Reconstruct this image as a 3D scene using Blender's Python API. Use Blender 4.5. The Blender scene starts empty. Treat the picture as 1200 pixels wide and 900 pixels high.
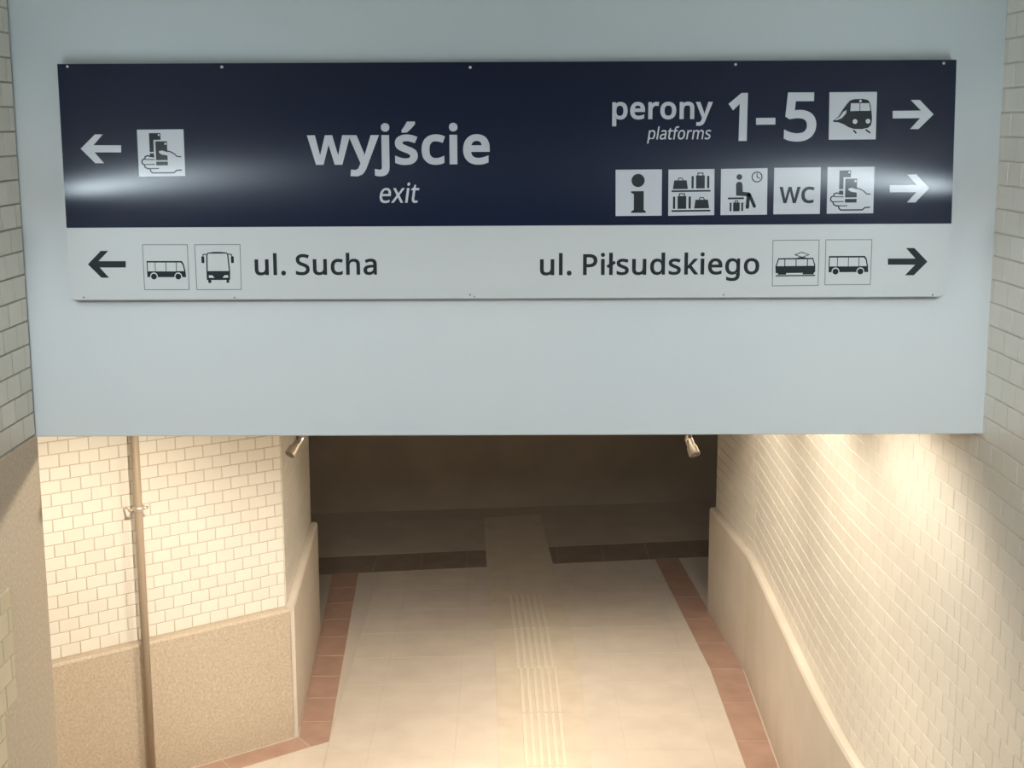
import bpy, bmesh, math, random
from mathutils import Vector, Matrix
random.seed(7)
scene = bpy.context.scene
COL = scene.collection

# ------------------------------------------------------------------ camera, world, light, exposure
CAM_H, PITCH, ROLL, FOC = 3.6, math.radians(10.4), math.radians(0.17), 1660.0
cam_data = bpy.data.cameras.new('camera')
cam_data.sensor_fit = 'HORIZONTAL'; cam_data.sensor_width = 36.0
cam_data.lens = 36.0 * FOC / 1200.0
cam_data.clip_start = 0.05
cam = bpy.data.objects.new('camera', cam_data); COL.objects.link(cam)
Fv = Vector((0, math.cos(PITCH), -math.sin(PITCH)))
Uv0 = Vector((0, math.sin(PITCH), math.cos(PITCH)))
Rv0 = Vector((1, 0, 0))
Rv = math.cos(ROLL) * Rv0 - math.sin(ROLL) * Uv0
Uv = math.cos(ROLL) * Uv0 + math.sin(ROLL) * Rv0
Mc = Matrix((Rv, Uv, -Fv)).transposed().to_4x4(); Mc.translation = (0, 0, CAM_H)
cam.matrix_world = Mc
scene.camera = cam

world = bpy.data.worlds.new('world'); scene.world = world; world.use_nodes = True
world.node_tree.nodes['Background'].inputs[0].default_value = (0.75, 0.88, 1.0, 1)
world.node_tree.nodes['Background'].inputs[1].default_value = 0.3

def area_light(name, loc, target, sx, sy, power, color):
    l = bpy.data.lights.new(name, 'AREA'); l.shape = 'RECTANGLE'; l.size = sx; l.size_y = sy
    l.energy = power; l.color = color
    o = bpy.data.objects.new(name, l); COL.objects.link(o); o.location = loc
    o.rotation_euler = (Vector(target) - Vector(loc)).to_track_quat('-Z', 'Y').to_euler()
    return o
# added cool area light high behind the camera, standing in for daylight; no window built
area_light('hall_fill_light', (0, -6.8, 6.3), (0, 4.75, 2.6), 3.0, 2.0, 720.0, (0.98, 0.985, 1.0))

vs = scene.view_settings
scene.display_settings.display_device = 'sRGB'
vs.view_transform = 'Standard'; vs.look = 'None'; vs.gamma = 1.0; vs.exposure = 0.0; vs.use_curve_mapping = False

# ------------------------------------------------------------------ helpers
def photo_ray(px, py):
    return Fv + Rv * ((px - 600) / FOC) - Uv * ((py - 450) / FOC)
def on_depth(px, py, Y):
    d = photo_ray(px, py); return Vector((0, 0, CAM_H)) + d * (Y / d.y)
def to_photo(p):
    v = Vector(p) - Vector((0, 0, CAM_H)); z = v.dot(Fv)
    if z < 0.1: return None
    return 600 + FOC * v.dot(Rv) / z, 450 - FOC * v.dot(Uv) / z, z

def new_mesh(name, verts, faces):
    m = bpy.data.meshes.new(name); m.from_pydata([tuple(v) for v in verts], [], faces); m.update(); return m
def link(name, mesh, mat, parent=None):
    o = bpy.data.objects.new(name, mesh); COL.objects.link(o)
    if mat and mesh and not mesh.materials: mesh.materials.append(mat)
    if parent: o.parent = parent
    return o
def empty(name, loc=(0, 0, 0)):
    o = bpy.data.objects.new(name, None); COL.objects.link(o); o.location = loc; o.empty_display_size = 0.1; return o
def tag(o, label=None, cat=None, group=None, kind=None):
    if label: o['label'] = label
    if cat: o['category'] = cat
    if group: o['group'] = group
    if kind: o['kind'] = kind
    return o
def box_data(x0, x1, y0, y1, z0, z1):
    v = [(x0,y0,z0),(x1,y0,z0),(x1,y1,z0),(x0,y1,z0),(x0,y0,z1),(x1,y0,z1),(x1,y1,z1),(x0,y1,z1)]
    f = [(0,3,2,1),(4,5,6,7),(0,1,5,4),(1,2,6,5),(2,3,7,6),(3,0,4,7)]
    return v, f
def bm_box(bm, x0, x1, y0, y1, z0, z1, bev=0.0):
    v, f = box_data(x0, x1, y0, y1, z0, z1)
    vv = [bm.verts.new(p) for p in v]
    ff = [bm.faces.new([vv[i] for i in q]) for q in f]
    if bev > 0:
        es = list({e for q in ff for e in q.edges})
        bmesh.ops.bevel(bm, geom=es, offset=bev, segments=2, affect='EDGES', profile=0.5)
def bm_mesh(bm, name, smooth=False):
    bmesh.ops.recalc_face_normals(bm, faces=bm.faces)
    m = bpy.data.meshes.new(name); bm.to_mesh(m); bm.free()
    if smooth:
        m.shade_smooth()
    return m
def box_obj(name, x0, x1, y0, y1, z0, z1, mat, parent=None, bev=0.0):
    bm = bmesh.new(); bm_box(bm, x0, x1, y0, y1, z0, z1, bev)
    return link(name, bm_mesh(bm, name), mat, parent)
def prism_mesh(name, poly, z0, z1, bev=0.0):
    bm = bmesh.new()
    lo = [bm.verts.new((p[0], p[1], z0)) for p in poly]; hi = [bm.verts.new((p[0], p[1], z1)) for p in poly]
    n = len(poly)
    bm.faces.new(hi); bm.faces.new(lo[::-1])
    for i in range(n): bm.faces.new((lo[i], lo[(i+1) % n], hi[(i+1) % n], hi[i]))
    if bev > 0:
        es = [e for e in bm.edges if all(v in hi for v in e.verts)]
        bmesh.ops.bevel(bm, geom=es, offset=bev, segments=1, affect='EDGES')
    return bm_mesh(bm, name)
def bm_tube(bm, p0, p1, r0, r1=None, seg=20, caps=True):
    r1 = r0 if r1 is None else r1
    p0, p1 = Vector(p0), Vector(p1); d = (p1 - p0).normalized()
    a = d.orthogonal().normalized(); b = d.cross(a)
    A = [bm.verts.new(p0 + (a*math.cos(t)+b*math.sin(t))*r0) for t in [2*math.pi*i/seg for i in range(seg)]]
    B = [bm.verts.new(p1 + (a*math.cos(t)+b*math.sin(t))*r1) for t in [2*math.pi*i/seg for i in range(seg)]]
    for i in range(seg):
        f = bm.faces.new((A[i], A[(i+1) % seg], B[(i+1) % seg], B[i])); f.smooth = True
    if caps: bm.faces.new(A[::-1]); bm.faces.new(B)
def bm_lathe(bm, p0, axis, prof, seg=24):
    # prof: list of (distance along axis, radius)
    p0 = Vector(p0); d = Vector(axis).normalized(); a = d.orthogonal().normalized(); b = d.cross(a)
    rings = [[bm.verts.new(p0 + d*t + (a*math.cos(q)+b*math.sin(q))*max(r, 1e-4)) for q in [2*math.pi*i/seg for i in range(seg)]] for t, r in prof]
    for A, B in zip(rings, rings[1:]):
        for i in range(seg): bm.faces.new((A[i], A[(i+1) % seg], B[(i+1) % seg], B[i]))
    bm.faces.new(rings[0][::-1]); bm.faces.new(rings[-1])
def clip_poly(subj, clip):
    # convex clip polygon, counter-clockwise
    out = list(subj)
    for i in range(len(clip)):
        ax, ay = clip[i]; bx, by = clip[(i+1) % len(clip)]
        side = lambda p: (bx-ax)*(p[1]-ay) - (by-ay)*(p[0]-ax)
        inp, out = out, []
        for j in range(len(inp)):
            p, q = inp[j], inp[(j+1) % len(inp)]
            sp, sq = side(p), side(q)
            if sp >= 0: out.append(p)
            if (sp > 0 > sq) or (sp < 0 < sq):
                t = sp/(sp-sq); out.append((p[0]+(q[0]-p[0])*t, p[1]+(q[1]-p[1])*t))
        if len(out) < 3: return []
    return out
def poly_area(p):
    return 0.5*sum(p[i][0]*p[(i+1) % len(p)][1]-p[(i+1) % len(p)][0]*p[i][1] for i in range(len(p)))

# ------------------------------------------------------------------ materials
def mat_base(name, color, rough=0.5, spec=0.5, metallic=0.0):
    m = bpy.data.materials.new(name); m.use_nodes = True
    b = m.node_tree.nodes['Principled BSDF']
    b.inputs['Base Color'].default_value = (*color, 1); b.inputs['Roughness'].default_value = rough
    b.inputs['Specular IOR Level'].default_value = spec; b.inputs['Metallic'].default_value = metallic
    return m
def node(m, t, **kw):
    n = m.node_tree.nodes.new(t)
    for k, v in kw.items():
        if k in n.inputs: n.inputs[k].default_value = v
        else: setattr(n, k, v)
    return n
def wire(m, a, b): m.node_tree.links.new(a, b)
def noise_color(m, scale, c0, c1, p0=0.35, p1=0.65, detail=4.0, bump=0.0, bump_scale=None, coord='Object'):
    b = m.node_tree.nodes['Principled BSDF']
    tc = node(m, 'ShaderNodeTexCoord'); nz = node(m, 'ShaderNodeTexNoise', Scale=scale, Detail=detail)
    wire(m, tc.outputs[coord], nz.inputs['Vector'])
    r = node(m, 'ShaderNodeValToRGB'); r.color_ramp.elements[0].position = p0; r.color_ramp.elements[1].position = p1
    r.color_ramp.elements[0].color = (*c0, 1); r.color_ramp.elements[1].color = (*c1, 1)
    wire(m, nz.outputs['Fac'], r.inputs['Fac']); wire(m, r.outputs['Color'], b.inputs['Base Color'])
    if bump:
        nb = node(m, 'ShaderNodeTexNoise', Scale=bump_scale or scale, Detail=3.0); wire(m, tc.outputs[coord], nb.inputs['Vector'])
        bp = node(m, 'ShaderNodeBump', Strength=bump, Distance=0.004); wire(m, nb.outputs['Fac'], bp.inputs['Height'])
        wire(m, bp.outputs['Normal'], b.inputs['Normal'])
    return r
def brick_mat(name, c0, c1, rough):
    m = mat_base(name, c0, rough)
    b = m.node_tree.nodes['Principled BSDF']
    oi = node(m, 'ShaderNodeObjectInfo'); ge = node(m, 'ShaderNodeNewGeometry')
    ad = node(m, 'ShaderNodeMath', operation='ADD'); fr = node(m, 'ShaderNodeMath', operation='FRACT')
    wire(m, oi.outputs['Random'], ad.inputs[0]); wire(m, ge.outputs['Random Per Island'], ad.inputs[1]); wire(m, ad.outputs[0], fr.inputs[0])
    r = node(m, 'ShaderNodeValToRGB'); r.color_ramp.elements[0].color = (*c0, 1); r.color_ramp.elements[1].color = (*c1, 1)
    wire(m, fr.outputs[0], r.inputs['Fac']); wire(m, r.outputs['Color'], b.inputs['Base Color'])
    nz = node(m, 'ShaderNodeTexNoise', Scale=35.0, Detail=2.0); wire(m, ge.outputs['Position'], nz.inputs['Vector'])
    bp = node(m, 'ShaderNodeBump', Strength=0.12, Distance=0.002); wire(m, nz.outputs['Fac'], bp.inputs['Height']); wire(m, bp.outputs['Normal'], b.inputs['Normal'])
    return m
M = {}
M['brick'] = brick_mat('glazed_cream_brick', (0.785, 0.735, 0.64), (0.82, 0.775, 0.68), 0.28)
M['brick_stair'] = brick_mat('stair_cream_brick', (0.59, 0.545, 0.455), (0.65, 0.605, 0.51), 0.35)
M['mortar'] = mat_base('mortar', (0.58, 0.51, 0.41), 0.85, 0.2)
M['mortar_pale'] = mat_base('pale_mortar', (0.70, 0.64, 0.54), 0.8, 0.2)
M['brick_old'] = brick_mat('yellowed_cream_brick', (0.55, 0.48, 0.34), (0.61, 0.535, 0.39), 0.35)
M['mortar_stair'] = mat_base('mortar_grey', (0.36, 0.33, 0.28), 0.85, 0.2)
M['terrazzo'] = mat_base('speckled_terrazzo', (0.4, 0.33, 0.24), 0.55, 0.4)
_r = noise_color(M['terrazzo'], 80.0, (0.45, 0.37, 0.27), (0.575, 0.485, 0.375), 0.3, 0.66, 6.0, 0.25, 60.0, 'Object')
_e = _r.color_ramp.elements.new(0.72); _e.color = (0.64, 0.56, 0.44, 1)
M['dado'] = mat_base('smooth_stone_dado', (0.6, 0.52, 0.42), 0.45, 0.4)
noise_color(M['dado'], 4.0, (0.67, 0.595, 0.50), (0.72, 0.645, 0.545), 0.35, 0.65, 5.0, 0.05, 40.0)
M['paint'] = mat_base('pale_blue_grey_paint', (0.56, 0.61, 0.62), 0.55, 0.3)
noise_color(M['paint'], 1.6, (0.555, 0.60, 0.605), (0.575, 0.615, 0.615), 0.35, 0.65, 3.0, 0.05, 120.0)
M['blue'] = mat_base('dark_blue_film', (0.003, 0.009, 0.030), 0.21, 0.5)
M['greyfilm'] = mat_base('light_grey_film', (0.50, 0.53, 0.525), 0.35, 0.4)
M['alu'] = mat_base('brushed_edge_metal', (0.36, 0.38, 0.39), 0.4, 0.5, 0.6)
M['white'] = mat_base('white_vinyl', (0.51, 0.54, 0.575), 0.21, 0.5)
M['dark'] = mat_base('dark_vinyl', (0.018, 0.026, 0.030), 0.21, 0.4)
for _k in ('blue', 'white', 'dark'):                          # the glossy films smear reflections sideways
    _b = M[_k].node_tree.nodes['Principled BSDF']; _b.inputs['Anisotropic'].default_value = 0.9
    _t = node(M[_k], 'ShaderNodeCombineXYZ', X=1.0); wire(M[_k], _t.outputs[0], _b.inputs['Tangent'])
M['line'] = mat_base('thin_grey_print', (0.16, 0.17, 0.17), 0.4, 0.4)
M['screw'] = mat_base('screw_metal', (0.6, 0.6, 0.58), 0.3, 0.5, 0.7)
M['floor'] = mat_base('floor_screed', (0.30, 0.25, 0.20), 0.6, 0.3)
noise_color(M['floor'], 3.0, (0.50, 0.42, 0.335), (0.57, 0.48, 0.39))
M['tile'] = mat_base('light_floor_tile', (0.62, 0.54, 0.46), 0.42, 0.4)
noise_color(M['tile'], 5.0, (0.60, 0.52, 0.44), (0.67, 0.59, 0.50), 0.3, 0.7, 6.0, 0.06, 60.0)
M['red'] = mat_base('red_brown_tile', (0.33, 0.17, 0.12), 0.45, 0.4)
noise_color(M['red'], 6.0, (0.38, 0.235, 0.175), (0.46, 0.295, 0.225), 0.3, 0.7, 5.0, 0.06, 60.0)
M['band'] = mat_base('dark_brown_tile', (0.2, 0.15, 0.11), 0.5, 0.3)
noise_color(M['band'], 6.0, (0.26, 0.20, 0.155), (0.31, 0.245, 0.19))
M['ridge'] = mat_base('pale_tactile_ridge', (0.71, 0.63, 0.51), 0.4, 0.4)  # ridges coloured lighter than the plates
M['tactile'] = mat_base('tactile_tile', (0.64, 0.55, 0.43), 0.45, 0.4)
noise_color(M['tactile'], 6.0, (0.61, 0.525, 0.415), (0.67, 0.58, 0.46))
M['grout'] = mat_base('floor_grout', (0.56, 0.49, 0.41), 0.8, 0.2)
M['pipe'] = mat_base('tan_painted_pipe', (0.40, 0.315, 0.225), 0.45, 0.4)
M['clamp'] = mat_base('pale_metal_clamp', (0.62, 0.55, 0.46), 0.3, 0.5, 0.5)
M['bronze'] = mat_base('brushed_bronze_metal', (0.45, 0.37, 0.29), 0.28, 0.5, 0.9)
M['lens'] = mat_base('dull_lens_glass', (0.16, 0.13, 0.10), 0.15, 0.6)
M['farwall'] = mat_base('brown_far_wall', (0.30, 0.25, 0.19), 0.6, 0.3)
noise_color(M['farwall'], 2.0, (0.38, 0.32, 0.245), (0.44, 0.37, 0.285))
M['ceil'] = mat_base('ceiling_paint', (0.62, 0.60, 0.56), 0.7, 0.2)
M['hall'] = mat_base('hall_plaster', (0.08, 0.08, 0.085), 0.7, 0.2)
M['step'] = mat_base('stair_granite', (0.20, 0.185, 0.17), 0.5, 0.3)
def emit_mat(name, color, strength):
    m = bpy.data.materials.new(name); m.use_nodes = True
    b = m.node_tree.nodes['Principled BSDF']; b.inputs['Base Color'].default_value = (0.8, 0.8, 0.8, 1)
    b.inputs['Emission Color'].default_value = (*color, 1); b.inputs['Emission Strength'].default_value = strength
    return m
M['tube'] = emit_mat('cool_tube_diffuser', (0.80, 0.93, 1.0), 36.0)
M['warm_lens'] = emit_mat('warm_downlight_lens', (1.0, 0.82, 0.58), 6.0)

# ------------------------------------------------------------------ brick walls
BRICK_MESHES = {}
def brick_mesh(L, H, depth, bev, mat):
    key = (round(L, 3), round(H, 3), depth, bev, mat.name)
    if key not in BRICK_MESHES:
        a, b = L/2, H/2
        v = [(-a,0,-b),(a,0,-b),(a,0,b),(-a,0,b)]
        d1 = depth - bev
        v += [(-a,-d1,-b),(a,-d1,-b),(a,-d1,b),(-a,-d1,b)]
        a2, b2 = a-bev, b-bev
        v += [(-a2,-depth,-b2),(a2,-depth,-b2),(a2,-depth,b2),(-a2,-depth,b2)]
        f = []
        for k in (0, 4):
            for i in range(4):
                j = (i+1) % 4; f.append((k+i, k+j, k+4+j, k+4+i))
        f.append((8, 9, 10, 11))
        m = new_mesh('brick', v, f); m.materials.append(mat); BRICK_MESHES[key] = m
    return BRICK_MESHES[key]

class Path:
    """A wall line in plan, walked by arc length; its face looks to the right-hand side of travel."""
    def __init__(self, pts):
        self.p = [Vector((x, y, 0)) for x, y in pts]; self.s = [0.0]
        for a, b in zip(self.p, self.p[1:]): self.s.append(self.s[-1] + (b-a).length)
        self.L = self.s[-1]
    def at(self, s):
        s = min(max(s, 0), self.L)
        for i in range(len(self.p)-1):
            if s <= self.s[i+1] or i == len(self.p)-2:
                d = (self.p[i+1]-self.p[i]).normalized()
                return self.p[i] + d*(s-self.s[i]), d

def lay_bricks(wall, path, regions, L, H, joint, mat, visible, z_base, limit=300, depth=0.0045, bev=0.0016, s_shift=0.0):
    """Brick every region (s0, s1, z0, z1) of the path in running bond; the ones that show are parts, the rest one field."""
    items = []
    for (s0, s1, z0, z1) in regions:
        k0, k1 = int(math.floor((z0-z_base)/H+1e-6)), int(math.ceil((z1-z_base)/H-1e-6))
        for k in range(k0, k1):
            za, zb = max(z_base+k*H, z0), min(z_base+(k+1)*H, z1)
            if zb-za < 0.012: continue
            off = (0.5*L if k % 2 else 0.0) + s_shift
            j0, j1 = int(math.floor((s0-off)/L)), int(math.ceil((s1-off)/L))
            for j in range(j0, j1):
                sa, sb = max(off+j*L, s0), min(off+(j+1)*L, s1)
                if sb-sa < 0.015: continue
                items.append((sa+joint/2, sb-joint/2, za+joint/2, zb-joint/2))
    rows = []
    for (sa, sb, za, zb) in items:
        p, d = path.at((sa+sb)/2); c = Vector((p.x, p.y, (za+zb)/2))
        q = to_photo(c); vis = q is not None and visible(q[0], q[1], c)
        rows.append((0 if not vis else (sb-sa)*(zb-za)/q[2]**2, sa, sb, za, zb, c, d))
    rows.sort(key=lambda r: -r[0])
    FV, FF = [], []
    n = 0
    for (w, sa, sb, za, zb, c, d) in rows:
        me = brick_mesh(sb-sa, zb-za, depth, bev, mat)
        rot = math.atan2(d.y, d.x)
        if w > 0 and n < limit:
            o = bpy.data.objects.new('brick', me); COL.objects.link(o); o.parent = wall
            o.location = c; o.rotation_euler = (0, 0, rot); n += 1
        else:
            b0 = len(FV); ca, sn = math.cos(rot), math.sin(rot)
            for v in me.vertices:
                x, y, z = v.co; FV.append((c.x+x*ca-y*sn, c.y+x*sn+y*ca, c.z+z))
            FF += [tuple(b0+i for i in f.vertices) for f in me.polygons]
    if FV:
        o = link('brick_field', new_mesh('brick_field', FV, FF), mat, wall); o['kind'] = 'stuff'
    return n

def slab_along(name, path_pts, thick, z0, z1, mat, parent=None):
    """Solid wall slab: face on the path, body to the left-hand side of travel."""
    P = [Vector((x, y, 0)) for x, y in path_pts]; n = len(P); N = []
    for i in range(n):
        d = Vector((0, 0, 0))
        if i > 0: d += (P[i]-P[i-1]).normalized()
        if i < n-1: d += (P[i+1]-P[i]).normalized()
        d.normalize(); N.append(Vector((-d.y, d.x, 0)))
    outer = [P[i]+N[i]*thick for i in range(n)]
    poly = [(p.x, p.y) for p in P] + [(p.x, p.y) for p in outer[::-1]]
    bm = bmesh.new()
    for a in range(n-1):
        q = [P[a], P[a+1], outer[a+1], outer[a]]
        lo = [bm.verts.new((v.x, v.y, z0)) for v in q]; hi = [bm.verts.new((v.x, v.y, z1)) for v in q]
        bm.faces.new(lo[::-1]); bm.faces.new(hi); bm.faces.new((lo[0], lo[1], hi[1], hi[0])); bm.faces.new((lo[2], lo[3], hi[3], hi[2]))
        if a == 0: bm.faces.new((lo[3], lo[0], hi[0], hi[3]))
        if a == n-2: bm.faces.new((lo[1], lo[2], hi[2], hi[1]))
    bmesh.ops.remove_doubles(bm, verts=bm.verts, dist=1e-5)
    return link(name, bm_mesh(bm, name), mat, parent)

def dado_along(name, path_pts, proud, z0, z1, chamfer, mat, parent):
    """Dado: stands proud of the path by 'proud' on the face side, with a chamfered top ledge."""
    P = [Vector((x, y, 0)) for x, y in path_pts]; n = len(P); N = []
    for i in range(n):
        dd = []
        if i > 0: dd.append((P[i]-P[i-1]).normalized())
        if i < n-1: dd.append((P[i+1]-P[i]).normalized())
        nn = [Vector((d.y, -d.x, 0)) for d in dd]
        if len(nn) == 2:
            b = (nn[0]+nn[1]).normalized(); b = b / max(b.dot(nn[0]), 0.3)
        else: b = nn[0]
        N.append(b)
    bm = bmesh.new(); rings = []
    for i in range(n):
        prof = [(-0.004, z0), (proud, z0), (proud, z1-chamfer), (proud-chamfer*0.7, z1), (-0.004, z1+0.004)]
        rings.append([bm.verts.new((P[i].x+N[i].x*a, P[i].y+N[i].y*a, z)) for a, z in prof])
    for A, B in zip(rings, rings[1:]):
        for i in range(5): bm.faces.new((A[i], A[(i+1) % 5], B[(i+1) % 5], B[i]))
    bm.faces.new(rings[0]); bm.faces.new(rings[-1][::-1])
    return link(name, bm_mesh(bm, name), mat, parent)

DADO = 0.80
SOFFIT = 2.549
CEIL_P = 2.80          # passage ceiling behind the lintel
CEIL_S = 4.40          # low ceiling over the stair
in_frame = lambda x, y: -5 < x < 1205 and -5 < y < 905
below_lintel = lambda x, y: y > 509

# wall_left: side wall of the stair, cream brick above a terrazzo dado, ends at the lintel
LX = -1.635
wl = box_obj('wall_left', -1.95, LX, -3.0, 4.735, -0.05, CEIL_S, M['mortar_stair']); tag(wl, 'left stair side wall of cream brick over terrazzo', kind='structure')
left_path = Path([(LX, -3.0), (LX, 4.735)])
left_path_vis = lambda x, y, c: in_frame(x, y)
LB = 2.56
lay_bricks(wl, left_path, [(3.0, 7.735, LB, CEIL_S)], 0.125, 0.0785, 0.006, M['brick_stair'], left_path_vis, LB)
bm = bmesh.new(); bm_box(bm, LX-0.002, LX+0.010, -2.9, 4.735, -0.05, LB-0.004)
link('dado', bm_mesh(bm, 'dado'), M['terrazzo'], wl)
bl_path = Path([(LX+0.012, -3.0), (LX+0.012, 4.735)])
box_obj('brick_bed', LX, LX+0.014, 2.6, 4.362, 1.762, 2.137, M['mortar'], wl)
box_obj('brick_bed', LX, LX+0.014, 2.6, 4.243, 1.20, 1.758, M['mortar'], wl)
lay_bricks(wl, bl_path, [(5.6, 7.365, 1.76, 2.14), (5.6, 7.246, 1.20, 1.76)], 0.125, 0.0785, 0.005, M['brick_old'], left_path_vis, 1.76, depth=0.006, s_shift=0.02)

# wall_left_splay: splayed brick wall behind the opening
sd = Vector((0.793, 0.609, 0)); sn = Vector((0.609, -0.793, 0))
S_END = Vector((-1.289, 7.961, 0)) - sn*0.05               # brick face line stands 5 cm behind the dado
S_END = S_END + sd*0.0
S_START = S_END - sd*2.7
pl_dir = (Vector((-1.396, 9.797, 0)) - Vector((-1.289, 7.961, 0))).normalized()
pl_n = Vector((pl_dir.y, -pl_dir.x, 0))
# corner of the two recessed faces
pa = Vector((-1.289, 7.961, 0)) - pl_n*0.05
den = sd.x*(-pl_dir.y) - sd.y*(-pl_dir.x)
rhs = pa - S_END
tt = (rhs.x*(-pl_dir.y) - rhs.y*(-pl_dir.x)) / den
CORN = S_END + sd*tt
PL_END = pa + pl_dir*1.84
sp_pts = [(S_START.x, S_START.y), (CORN.x, CORN.y)]
sp_path = Path(sp_pts)
ws = slab_along('wall_left_splay', sp_pts, 0.28, -0.05, CEIL_P, M['mortar']); tag(ws, 'splayed cream brick wall with terrazzo dado, left of the passage', kind='structure')
lay_bricks(ws, sp_path, [(0.2, sp_path.L-0.002, DADO, CEIL_P)], 0.108, 0.0693, 0.0052, M['brick'],
           lambda x, y, c: in_frame(x, y) and below_lintel(x, y) and x > 36 and c.y > 6.9, DADO+0.008, s_shift=0.03)
dado_along('dado', sp_pts, 0.05, -0.01, DADO, 0.014, M['terrazzo'], ws)

# wall_left_passage: short wall running on into the passage
pp_pts = [(CORN.x, CORN.y), (PL_END.x, PL_END.y)]
pp_path = Path(pp_pts)
wp = slab_along('wall_left_passage', pp_pts, 0.25, -0.05, CEIL_P, M['mortar']); tag(wp, 'left passage wall of cream brick beyond the splay', kind='structure')
lay_bricks(wp, pp_path, [(0.002, pp_path.L-0.002, DADO, CEIL_P)], 0.108, 0.0693, 0.0052, M['brick'],
           lambda x, y, c: in_frame(x, y) and below_lintel(x, y), DADO+0.008)
dado_along('dado', pp_pts, 0.05, -0.01, DADO, 0.014, M['dado'], wp)

# wall_right: runs from the stair on into the passage
RK = Vector((1.597, 8.97))
def rx(y):
    if y <= 4.6: return 1.622
    pts = [(4.6, 1.622), (5.2, 1.588), (5.7, 1.561), (6.2, 1.544), (6.8, 1.546), (7.4, 1.560), (8.1, 1.5768), (8.97, 1.597)]
    for (a, xa), (b, xb) in zip(pts, pts[1:]):
        if y <= b:
            i = pts.index((a, xa)); t = (y-a)/(b-a)
            m0 = (xb-pts[i-1][1])/(b-pts[i-1][0]) if i > 0 else 0.0
            m1 = (pts[i+2][1]-xa)/(pts[i+2][0]-a) if i+2 < len(pts) else (xb-xa)/(b-a)
            h = b-a
            return (2*t**3-3*t*t+1)*xa + (t**3-2*t*t+t)*h*m0 + (-2*t**3+3*t*t)*xb + (t**3-t*t)*h*m1
    return 1.597
ys = [8.97 - 0.12*i for i in range(38)]
ys = [y for y in ys if y > 4.55] + [4.5, -3.0]
r_pts = [(rx(y), y) for y in ys]                            # travels towards the camera: face looks to -x
r_path = Path(r_pts)
wr = slab_along('wall_right', r_pts, 0.3, -0.05, CEIL_S, M['mortar_pale']); tag(wr, 'right wall of glazed cream brick from stair into passage', kind='structure')
def right_vis(x, y, c):
    if not in_frame(x, y): return False
    return y > 509 if c.y > 4.76 else True
sL = r_path.L
s_lint = sL - 3.0 - 4.85                                    # arc length where the lintel crosses the wall
lay_bricks(wr, r_path, [(0.003, s_lint, DADO, CEIL_P), (s_lint, s_lint+5.0, DADO, CEIL_S)], 0.125, 0.0785, 0.005, M['brick'], right_vis, DADO+0.006, limit=300)
dado_along('dado', [(x, y) for x, y in r_pts if y > 4.9], 0.05, -0.01, DADO, 0.014, M['dado'], wr)

# wall_right_passage: the wall kinks inwards before the cross corridor
r2_end = (1.512, 10.16)
r2_pts = [r2_end, (RK.x, RK.y)]
r2_path = Path(r2_pts)
wr2 = slab_along('wall_right_passage', r2_pts, 0.3, -0.05, CEIL_P, M['mortar_pale']); tag(wr2, 'short right passage wall past the kink', kind='structure')
lay_bricks(wr2, r2_path, [(0.002, r2_path.L-0.002, DADO, CEIL_P)], 0.125, 0.0785, 0.005, M['brick'],
           lambda x, y, c: in_frame(x, y) and below_lintel(x, y), DADO+0.006)
dado_along('dado', r2_pts, 0.05, -0.01, DADO, 0.014, M['dado'], wr2)

# wall_front: the lintel wall that carries the sign
wf = box_obj('wall_front', LX-0.02, 1.66, 4.75, 4.95, SOFFIT, CEIL_S+0.05, M['paint'], bev=0.004); tag(wf, 'pale grey painted lintel wall above the passage opening', kind='structure')

# the rest of the shell
def struct(name, x0, x1, y0, y1, z0, z1, mat, label):
    return tag(box_obj(name, x0, x1, y0, y1, z0, z1, mat), label, kind='structure')
struct('ceiling_stair', -1.95, 1.95, 1.2, 4.95, CEIL_S, CEIL_S+0.2, M['paint'], 'low ceiling over the stair')
struct('ceiling_passage', -4.2, 1.95, 4.95, 10.3, CEIL_P, CEIL_P+0.2, M['ceil'], 'passage ceiling behind the lintel')
struct('ceiling_corridor', -6, 6, 10.3, 13.9, 2.45, 2.65, M['ceil'], 'ceiling of the dark cross corridor')
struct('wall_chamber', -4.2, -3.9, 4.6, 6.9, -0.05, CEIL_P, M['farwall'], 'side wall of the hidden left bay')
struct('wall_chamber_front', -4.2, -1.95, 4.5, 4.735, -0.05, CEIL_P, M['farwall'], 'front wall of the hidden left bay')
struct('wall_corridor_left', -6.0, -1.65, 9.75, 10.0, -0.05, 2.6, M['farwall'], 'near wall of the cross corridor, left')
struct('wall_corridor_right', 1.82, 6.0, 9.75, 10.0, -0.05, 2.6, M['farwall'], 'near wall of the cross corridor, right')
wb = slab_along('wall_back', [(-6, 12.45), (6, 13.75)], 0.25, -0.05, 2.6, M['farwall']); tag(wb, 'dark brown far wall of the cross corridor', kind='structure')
# stair hall behind the camera
struct('wall_hall_back', -2.2, 2.2, -7.2, -7.0, 1.9, 8.0, M['hall'], 'back wall of the stair hall')
struct('wall_hall_left', -2.2, -1.95, -7.0, 1.2, 4.4, 8.0, M['hall'], 'upper left wall of the stair hall')
struct('wall_hall_right', 1.95, 2.2, -7.0, 1.2, 4.4, 8.0, M['hall'], 'upper right wall of the stair hall')
struct('wall_hall_rear_left', -2.2, -1.95, -7.0, -3.0, 1.9, 4.4, M['hall'], 'lower left wall of the stair hall')
struct('wall_hall_rear_right', 1.95, 2.2, -7.0, -3.0, 1.9, 4.4, M['hall'], 'lower right wall of the stair hall')
struct('wall_hall_front', -2.2, 2.2, 1.2, 1.4, 4.6, 8.0, M['hall'], 'wall above the low stair ceiling')
struct('ceiling_hall', -2.2, 2.2, -7.2, 1.4, 8.0, 8.2, M['hall'], 'high ceiling of the stair hall')

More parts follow.
